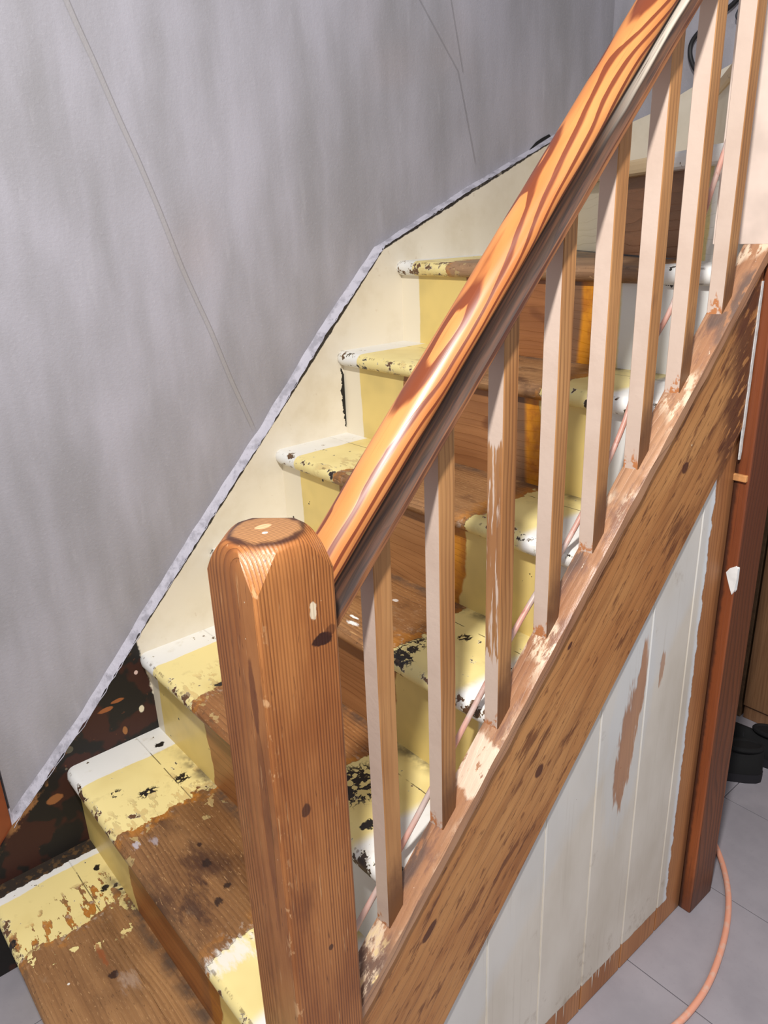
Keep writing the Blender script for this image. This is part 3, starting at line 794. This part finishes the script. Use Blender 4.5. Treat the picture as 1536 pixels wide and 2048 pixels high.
TM = [m_tread(0, XN[0], 1.3, y1=1.29, w1=1.445, dark=True, light=(176, 132, 86), chip=1.0, eat=1.0, stain=0.3, peel=((0.327, 1.405, 0.008, 0.010, 0.3), (0.318, 1.341, 0.012, 0.012, 0.42), (0.130, 1.335, 0.012, 0.012, 0.4)), marks=((0.251, 1.195, 0.006, 0.045, (150, 84, 44), 0.8), (0.25, 1.134, 0.008, 0.009, (50, 28, 20), 0.95), (0.27, 1.10, 0.02, 0.025, (190, 168, 150), 0.4))),
      m_tread(1, XN[1], 12.9, w1=1.418, y1=1.245, y2=0.872, light=(150, 108, 66), peel=((0.515, 1.438, 0.012, 0.010, 0.3), (0.503, 1.301, 0.022, 0.016, 0.45), (0.429, 1.309, 0.026, 0.016, 0.46), (0.38, 1.35, 0.02, 0.02, 0.55)), marks=((0.41, 1.065, 0.034, 0.05, (66, 38, 26), 0.75), (0.372, 0.985, 0.034, 0.05, (58, 34, 24), 0.75), (0.44, 1.105, 0.007, 0.008, (44, 24, 18), 0.9), (0.427, 1.058, 0.009, 0.010, (40, 24, 18), 0.9), (0.431, 0.987, 0.009, 0.009, (40, 24, 18), 0.9), (0.403, 0.968, 0.011, 0.011, (40, 24, 18), 0.9), (0.349, 1.189, 0.008, 0.014, (190, 184, 192), 0.8), (0.383, 1.175, 0.010, 0.014, (178, 170, 176), 0.6), (0.366, 0.862, 0.06, 0.026, (236, 232, 222), 0.9))),
      m_tread(2, XN[2], 23.1, w1=1.428, y1=1.262, y2=0.876, w2=0.737, light=(164, 112, 66), peel=((0.615, 0.842, 0.075, 0.055, 0.47), (0.690, 0.858, 0.024, 0.022, 0.38), (0.645, 0.786, 0.014, 0.012, 0.36), (0.572, 0.757, 0.016, 0.011, 0.38), (0.60, 1.27, 0.012, 0.012, 0.4), (0.545, 0.66, 0.012, 0.016, 0.4))),
      m_tread(3, XN[3], 34.7, y2=0.885, w2=0.715, light=(158, 112, 68), peel=((0.765, 0.862, 0.06, 0.024, 0.49), (0.735, 0.85, 0.016, 0.03, 0.45), (0.856, 0.821, 0.016, 0.014, 0.45)), marks=((0.751, 1.004, 0.006, 0.016, (238, 236, 230), 1.0), (0.765, 1.02, 0.003, 0.012, (238, 236, 230), 1.0), (0.863, 1.014, 0.006, 0.008, (226, 220, 212), 0.8))),
      m_tread(4, XN[4], 45.2, w1=1.42, y1=1.255, y2=0.885, w2=0.755, light=(154, 112, 72)),
      m_tread(5, XN[5], 56.8, w1=1.42, y1=1.20, y2=0.875, w2=0.745, light=(168, 126, 84)),
      m_tread(6, XN[6], 67.5, w1=1.44, y1=1.33, y2=0.80, w2=0.85, light=(170, 134, 100))]
RM = [m_riser(0, 3.3, bare=(120, 78, 44)),
      m_riser(1, 14.4, w1=1.6, y1=1.232, y2=0.88, orange=0.4, bare=(172, 108, 52)),
      m_riser(2, 25.5, w1=1.464, y1=1.24, y2=0.88, bare=(170, 112, 62), orange=0.5),
      m_riser(3, 36.6, y2=0.876, w2=0.68, bare=(162, 112, 68), orange=0.2),
      m_riser(4, 47.7, w1=1.425, y2=0.893, w2=0.72, bare=(170, 120, 74), orange=0.8),
      m_riser(5, 58.8, w1=1.436, y2=0.885, w2=0.782, bare=(164, 112, 68)),
      m_riser(6, 69.9, w1=1.437, y2=0.916, w2=0.866, bare=(164, 108, 64))]
for i in range(7):
    tread(i, TM[i], y0=(0.672 if i == 0 else 0.645), back=(1.50 if i == 6 else None))
    riser(i, RM[i], (ZT[i - 1] if i else 0.0), ZT[i] - 0.030, y0=(0.672 if i < 2 else 0.645))

# winders at the head of the flight turn towards the balustrade
A7 = Vector((1.915, 1.50)); B7 = Vector((1.345, 0.66))
d7 = (B7 - A7).normalized(); n7 = Vector((-d7.y, d7.x))
if n7.x < 0: n7 = -n7
gw = G('winder_riser_paint', 0.45)
wb, wh = pine(gw, gw.y, gw.z, gw.x * 0.3, 77.0, lin(140, 92, 62), lin(120, 76, 50), lin(92, 56, 36), 0.5)
nw = gw.noise(None, 30.0, 3.0, 0.6, 4.0)
yyw = gw.y + (nw - 0.5) * 0.02
cw_ = gw.mix(gw.ss(yyw, 1.222, 1.228), wb, lin(206, 196, 176))
yel = gw.mix(gw.ss(gw.noise(None, 14.0, 4.0, .6), .45, .6) * .8, lin(224, 206, 140), lin(186, 176, 130))
cw_ = gw.mix(gw.ss(yyw, 0.826, 0.820), cw_, yel)
cw_ = gw.mix(gw.ss(yyw, 0.772, 0.766), cw_, lin(222, 218, 208))
cw_ = gw.mix(gw.specks(40.0, 0.25, 4.0, 0.14) * gw.ss(gw.y, 0.83, 0.82), cw_, BLACK)
WIN_R = gw.done(cw_, 0.45, wh, 0.001, 0.5)
gt = G('winder_tread_paint', 0.45)
tn = gt.noise(None, 24.0, 4.0, 0.62, 5.0)
tc = gt.mix(gt.ss(gt.y + (tn - .5) * .05, 0.93, 0.94), lin(232, 230, 226), lin(206, 180, 140))
tc = gt.mix(gt.ss(tn, 0.64, 0.66), tc, lin(90, 64, 44))
tc = gt.mix(gt.specks(40.0, 0.25, 4.0, 0.2), tc, BLACK)
WIN_T = gt.done(tc, 0.42, tn, 0.001, 0.5)
off = n7 * 0.028
prism_xy('tread_board', [(1.499, 0.90), (1.93, 1.50), (1.499, 1.50)], ZT[6] - 0.034, ZT[6], TM[6], stair)
ra, rb = A7 + off, B7 + off
q = n7 * 0.018
prism_xy('riser', [tuple(ra), tuple(rb), tuple(rb + q), tuple(ra + q)], ZT[6], ZT[7] - 0.030, WIN_R, stair)
prism_xy('tread', [tuple(A7), (2.195, 1.50), (2.195, 1.10), (1.47, 0.66), tuple(B7)], ZT[7] - 0.034, ZT[7], WIN_T, stair, bevel=0.012, segs=3)
CB = m_cream_back()
prism_xy('riser', [(2.195, 1.185), (1.42, 0.66), (1.44, 0.65), (2.195, 1.165)], ZT[7], ZT[8] - 0.030, CB, stair)
prism_xy('tread', [(2.195, 1.195), (1.40, 0.665), (1.50, 0.62), (2.195, 0.70)], ZT[8] - 0.034, ZT[8], WIN_T, stair, bevel=0.012, segs=3)

# wall strings
pts = TOP + [(2.20, 1.40), (1.30, 1.10), (0.6, 0.40), (0.30, 0.0), (0.04, 0.0)]
ws = prism_xz('wall_string', pts, STR_Y, WALL_Y - 0.0005, m_wall_string(), stair)
ws['label'] = 'cream wall string, bare and near black beside the lowest steps'
prism_yz('wall_string', [(1.50, 1.735), (1.3548, 1.7727), (1.2687, 1.8107), (1.1552, 1.8553), (1.1232, 1.8664), (1.1406, 1.814), (1.15, 1.60), (1.50, 1.60)], 2.18, 2.199, CB, stair)
prism_yz('string_end', [(1.1232, 1.8664), (1.142, 1.812), (1.09, 1.812), (1.09, 1.8664)], 2.178, 2.199, m_plain('tan_board', (176, 140, 104), 0.5), stair)

# outer string under the balustrade
CAPM = m_cap(); STRM = m_string()
x0, x1 = 0.405, 1.346
zl = lambda x: PITCH * x + CAP_K
lo = lambda x: 0.3392 + (x - 0.5875) * 1.072 - 0.004
os_ = prism_xz('outer_string', [(x0, zl(x0) - 0.006), (x1, zl(x1) - 0.006), (x1, lo(x1)), (x0, lo(x0))], 0.6065, 0.644, STRM, stair, bevel=0.0015)
os_['label'] = 'broad stripped pine outer string with dark streaks below the balusters'
# cap: worn board slightly proud of the string, ragged surface
rings = []
for k in range(121):
    x = x0 + (x1 - x0) * k / 120
    j = [mnoise.noise(Vector((x * 30, c * 3.0, 1.0))) * 0.0014 for c in range(6)]
    z = zl(x)
    rings.append([(x, 0.6005 + j[0], z - 0.026), (x, 0.6 + j[1] * 0.6, z - 0.001 + j[1]), (x, 0.602, z + 0.001 + j[2]), (x, 0.622, z + 0.0015 + j[3]), (x, 0.644, z + j[4]), (x, 0.6465, z - 0.002 + j[5]), (x, 0.6465, z - 0.026)])
cap = loft('string_cap', rings, CAPM, os_, smooth=True)

# ------------------------------------------------------------------ newel post
newel = thing('newel_post', 'thick square newel post of stripped brown pine with a rounded top', 'newel post', (0.3645, 0.6225, 0.0))
rings = []
cx, cy = 0.3645, 0.6225


def newel_ring(z, w, c):
    out = []
    for (sx, sy) in ((1, 1), (-1, 1), (-1, -1), (1, -1)):
        a = (cx + sx * w, cy + sy * (w - c)); b = (cx + sx * (w - c), cy + sy * w)
        pr = [a, b] if sx * sy > 0 else [b, a]
        for k in range(3):
            t = k / 2
            out.append((pr[0][0] * (1 - t) + pr[1][0] * t, pr[0][1] * (1 - t) + pr[1][1] * t, z))
    return out


ZTOP = 1.2285; ZS = 1.186
for z in [0.0, 0.3, 0.6, 0.9, 1.1, ZS]: rings.append(newel_ring(z, 0.0475, 0.004))
for k in range(1, 13):
    t = k / 12
    a = t * math.pi / 2
    z = ZS + (ZTOP - ZS) * math.sin(a)
    rings.append(newel_ring(z, 0.0475 - 0.0125 * (1 - math.cos(a)) ** 1.3, 0.004 + 0.027 * math.sin(a)))
nw_ = loft('post_shaft', rings, m_newel(), newel, smooth=True)

# ------------------------------------------------------------------ handrail and balusters
bal = thing('balustrade', 'sloping pine handrail on eight slim square balusters, glossy orange grain above half stripped spindles', 'balustrade', (0.87, 0.632, 0.95))
prof = [(-0.0305, 0.000), (-0.0318, 0.0015), (-0.0318, 0.0080), (-0.0300, 0.0100), (-0.0268, 0.0130), (-0.0248, 0.0175), (-0.0242, 0.0230), (-0.0244, 0.0280), (-0.0256, 0.0320), (-0.0272, 0.0345),
        (-0.0278, 0.0385), (-0.0268, 0.0440), (-0.0235, 0.0500), (-0.0175, 0.0555), (-0.0095, 0.0592), (0.0, 0.0605)]
prof = prof + [(-a, b) for a, b in reversed(prof[:-1])]
rings = []
for k in range(81):
    u = k / 80
    x = 0.395 + (1.36 - 0.395) * u
    ring = []
    for (v, n) in prof:
        # keep the end cuts vertical: offset n is taken straight up
        ring.append((x, RAIL_YC + v, RAIL_M * x + RAIL_K + n * RLEN))
    rings.append(ring)
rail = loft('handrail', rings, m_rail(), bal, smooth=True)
rail['label'] = 'glossy orange pine handrail with dark flame grain and a dark hollow along its side'
BM0, BM1 = m_baluster(False), m_baluster(True)
xs = [0.4953, 0.6000, 0.7128, 0.8189, 0.9225, 1.0294, 1.1310, 1.2407]
for k, xb in enumerate(xs):
    w, d = 0.0270, 0.0270
    b0 = zl(xb) - 0.004; b1 = zl(xb + w) - 0.004
    t0 = RAIL_M * xb + RAIL_K + 0.004; t1 = RAIL_M * (xb + w) + RAIL_K + 0.004
    rings = []
    for s in range(13):
        t = s / 12
        bow = mnoise.noise(Vector((t * 2.2, k * 5.0, 0))) * 0.0022 * math.sin(math.pi * t)
        za = b0 + (t0 - b0) * t; zb = b1 + (t1 - b1) * t
        c = 0.0012
        y0, y1 = 0.618, 0.618 + d
        rr = [(xb + c, y0, za), (xb + w - c, y0, zb), (xb + w, y0 + c, zb), (xb + w, y1 - c, zb), (xb + w - c, y1, zb), (xb + c, y1, za), (xb, y1 - c, za), (xb, y0 + c, za)]
        rings.append([(x + bow, y + bow * 0.6, z) for x, y, z in rr])
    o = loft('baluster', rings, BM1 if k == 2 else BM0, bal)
    if k == 2: o['label'] = 'third baluster from the newel post, its left face scraped to bare wood and orange flecks'

# upper newel
PINK = m_plain('pale_pink_paint', (232, 212, 198), 0.45, 0.08, 12)
un = thing('newel_post', 'pale pink painted upper post at the head of the sloping string', 'newel post', (1.39, 0.645, 1.40))
prism_xy('post_shaft', [(1.342, 0.602), (1.3515, 0.602), (1.3515, 0.618), (1.437, 0.618), (1.437, 0.70), (1.342, 0.70)], 1.453, 2.45, PINK, un, bevel=0.001)

# ------------------------------------------------------------------ panelling under the stair
panel = thing('stair_panelling', 'off white grooved board panelling under the sloping stair string with a sanded brown patch', 'panelling', (0.9, 0.622, 0.0))
PM = m_panel()
gr = [0.415, 0.555, 0.694, 0.835, 0.974, 1.1126, 1.249, 1.3538]
for a, b in zip(gr[:-1], gr[1:]):
    a2, b2 = a + 0.0019, b - 0.0019
    za, zb = lo(a2) + 0.03, lo(b2) + 0.03
    prism_xz('board', [(a2, 0.002), (b2, 0.002), (b2, zb), (a2, za)], 0.614, 0.630, PM, panel, bevel=0.0014, segs=1)
prism_xz('backing_sheet', [(0.415, 0.071), (1.345, 0.071), (1.345, lo(1.345)), (0.415, lo(0.415))], 0.6165, 0.636, m_plain('cream_groove', (242, 234, 218), 0.6), panel)
rings = []
for k in range(41):
    z = 1.085 + (1.395 - 1.085) * k / 40
    w0 = mnoise.noise(Vector((z * 60, 1, 0))) * 0.0016; w1 = mnoise.noise(Vector((z * 45, 7, 0))) * 0.0014
    t = min(1.0, (40 - k) / 6 + 0.25, k / 5 + 0.3)
    a, b = 1.3400 + w0 + 0.002 * (1 - t), 1.3478 + w1 - 0.002 * (1 - t)
    rings.append([(a, 0.6075, z), (a, 0.6050, z), (b, 0.6050, z), (b, 0.6075, z)])
loft('caulk_strip', rings, m_plain('white_caulk', (222, 221, 220), 0.6, 0.12, 90, 0.001), panel)

# ------------------------------------------------------------------ door post with filler and a wedge
post = thing('door_post', 'dark red brown wooden door post standing at the end of the stair panelling', 'post', (1.401, 0.6125, 0.0))
box('post_shaft', (1.3525, 0.586, 0.0), (1.449, 0.6165, 2.30), RED, post, bevel=0.004)
link('filler_patch', [(1.3505, 0.606, 0.858), (1.3505, 0.600, 0.868), (1.3505, 0.5885, 0.876), (1.3505, 0.5845, 0.872), (1.3505, 0.5842, 0.850), (1.3505, 0.586, 0.826), (1.3505, 0.590, 0.816), (1.3505, 0.596, 0.830), (1.3505, 0.602, 0.846),
                      (1.3545, 0.606, 0.858), (1.3545, 0.600, 0.868), (1.356, 0.5885, 0.876), (1.358, 0.5842, 0.872), (1.358, 0.5838, 0.850), (1.358, 0.5842, 0.826), (1.357, 0.588, 0.816), (1.3545, 0.596, 0.830), (1.3545, 0.602, 0.846)],
     [tuple(range(9)), tuple(range(9, 18))] + [(i, (i + 1) % 9, 9 + (i + 1) % 9, 9 + i) for i in range(9)], m_plain('white_filler', (246, 246, 244), 0.6), post)
wd = box('wood_wedge', (1.3465, 0.590, 1.043), (1.3560, 0.624, 1.0555), m_plain('fresh_wood', (222, 158, 98), 0.6, 0.2, 60), post, bevel=0.0015)

# ------------------------------------------------------------------ pipes and cables
PIPE_PTS = [(1.3142, 0.675, 1.6257), (1.2415, 0.672, 1.4867), (1.177, 0.67, 1.368), (1.1087, 0.67, 1.2933), (1.0415, 0.662, 1.1829), (0.9289, 0.657, 1.0576), (0.8035, 0.657, 0.9425), (0.7011, 0.657, 0.8339), (0.5721, 0.657, 0.6924), (0.4691, 0.657, 0.5891), (0.445, 0.657, 0.5609)]
tag(tube('pipe', PIPE_PTS, 0.0044, m_pipe(), sides=10, per=6), 'thin paint smeared pink pipe running up the steps behind the balusters', 'pipe')
tag(tube('cable', [(1.64, 0.72, 0.008), (1.599, 0.675, 0.0072), (1.5843, 0.6474, 0.0072), (1.5247, 0.5933, 0.0072), (1.4483, 0.5435, 0.0072), (1.3531, 0.5033, 0.0072), (1.2419, 0.4737, 0.0072), (1.1538, 0.4642, 0.0072), (1.0701, 0.4704, 0.0072), (0.95, 0.50, 0.0072)],
         0.0068, m_cable()), 'coral pink cable curving across the grey floor tiles', 'cable')
BLK = m_plain('black_rubber', (30, 29, 33), 0.5)
tag(tube('cable', [(2.185, 1.12, 2.032), (2.185, 1.1544, 1.9981), (2.185, 1.1998, 1.9769), (2.185, 1.232, 1.9578), (2.185, 1.2575, 1.9333), (2.185, 1.2617, 1.9071), (2.185, 1.2496, 1.8757), (2.183, 1.2232, 1.8457), (2.174, 1.1878, 1.8295), (2.168, 1.1559, 1.8235), (2.165, 1.10, 1.8225), (2.16, 1.0, 1.8225)],
         0.0062, BLK), 'black cable hanging in a loop on the grey wall at the top of the stairs', 'cable')
tag(tube('hook', [(2.185, 1.113, 2.03), (2.18, 1.121, 2.005), (2.178, 1.129, 1.985), (2.176, 1.1352, 1.9703), (2.178, 1.1325, 1.9615), (2.182, 1.1261, 1.9598), (2.198, 1.118, 1.962)], 0.0048, m_plain('dark_metal', (66, 68, 76), 0.4)), 'small dark curved wire hook beside the black cable loop', 'hook')

# ------------------------------------------------------------------ cupboard and shoes beyond the post
cup = thing('cupboard', 'light wood cupboard standing in shade behind the dark door post', 'cupboard', (2.17, 0.55, 0.0))
CM = m_cupboard(); OL = m_plain('dark_olive_wood', (92, 76, 54), 0.5, 0.2, 40)
box('side_panel', (2.150, 0.893, 0.0), (2.195, 1.10, 1.25), OL, cup, bevel=0.002)
box('stile', (2.152, 0.862, 0.0), (2.195, 0.884, 1.25), m_plain('brown_stile', (120, 92, 66), 0.5, 0.2, 40), cup, bevel=0.002)
box('back_panel', (2.185, 0.20, 0.0), (2.195, 0.893, 1.25), m_plain('cupboard_gap', (24, 18, 14), 0.7), cup)
box('door', (2.148, 0.20, 0.050), (2.170, 0.855, 1.22), CM, cup, bevel=0.003)
box('plinth', (2.158, 0.20, 0.0), (2.180, 0.855, 0.045), CM, cup, bevel=0.002)
loft('knob', [[(2.150 - d, 0.905 + r * math.cos(a * math.pi / 6), 0.468 + r * 1.3 * math.sin(a * math.pi / 6)) for a in range(12)] for d, r in ((0.0, 0.006), (0.004, 0.0075), (0.009, 0.0075), (0.012, 0.004))], BLK, cup, smooth=True)

SHU = m_plain('black_shoe_leather', (11, 10, 12), 0.85); SHS = m_plain('dark_shoe_sole', (30, 28, 34), 0.75)


def shoe(name, loc, rz, label):
    t = thing(name, label, 'shoe', loc, 'shoes by the cupboard')
    c, s = math.cos(rz), math.sin(rz)
    W = lambda p: (loc[0] + p[0] * c - p[1] * s, loc[1] + p[0] * s + p[1] * c, loc[2] + p[2])
    # outline of the sole along its length: heel at 0, toe at 0.285
    st = [(0.0, 0.012), (0.006, 0.026), (0.02, 0.034), (0.05, 0.037), (0.10, 0.034), (0.15, 0.038), (0.20, 0.046), (0.24, 0.044), (0.268, 0.032), (0.282, 0.016), (0.285, 0.006)]
    o2 = [(x, w) for x, w in st] + [(x, -w) for x, w in reversed(st)]
    sole = [[W((x, y, z)) for x, y in o2] for z in (0.0, 0.004, 0.028)]
    loft('sole', sole, SHS, t, smooth=True)
    tops = [0.088, 0.098, 0.102, 0.098, 0.092, 0.098, 0.076, 0.066, 0.056, 0.046, 0.036]
    rings = []
    for (x, w), h in zip(st, tops):
        rings.append([W((x + 0.002, w * 0.98 * math.cos(a) * (1.0 if math.sin(a) < 0.3 else 1.0 - 0.35 * math.sin(a)), 0.026 + (h - 0.026) * max(0.0, math.sin(a)))) for a in [math.pi * k / 12 for k in range(13)]])
    loft('upper', rings, SHU, t, smooth=True)
    # padded collar round the foot opening and laces over the instep
    link('lining', [W((0.055 + 0.046 * math.cos(2 * math.pi * k / 20), 0.023 * math.sin(2 * math.pi * k / 20), 0.1035)) for k in range(20)], [tuple(range(20))], SHU, t)
    ring = [W((0.055 + 0.046 * math.cos(a), 0.023 * math.sin(a), 0.100)) for a in [2 * math.pi * k / 16 for k in range(17)]]
    tube('collar', ring, 0.007, SHU, t, sides=8, per=2)
    for k in range(4):
        x = 0.125 + 0.022 * k; z = 0.097 - 0.008 * k
        tube('lace', [W((x, -0.020, z - 0.026)), W((x + 0.004, 0.0, z - 0.004)), W((x, 0.020, z - 0.026))], 0.0022, SHS, t, sides=6, per=4)
    return t


shoe('shoe', (1.925, 0.690, 0.0), math.radians(128), 'black shoe on the grey tiles nearest the dark door post')
shoe('shoe', (2.02, 0.655, 0.0), math.radians(106), 'black shoe at the right edge, partly cut off')

for o in bpy.data.objects:
    if '_w' in o: del o['_w']
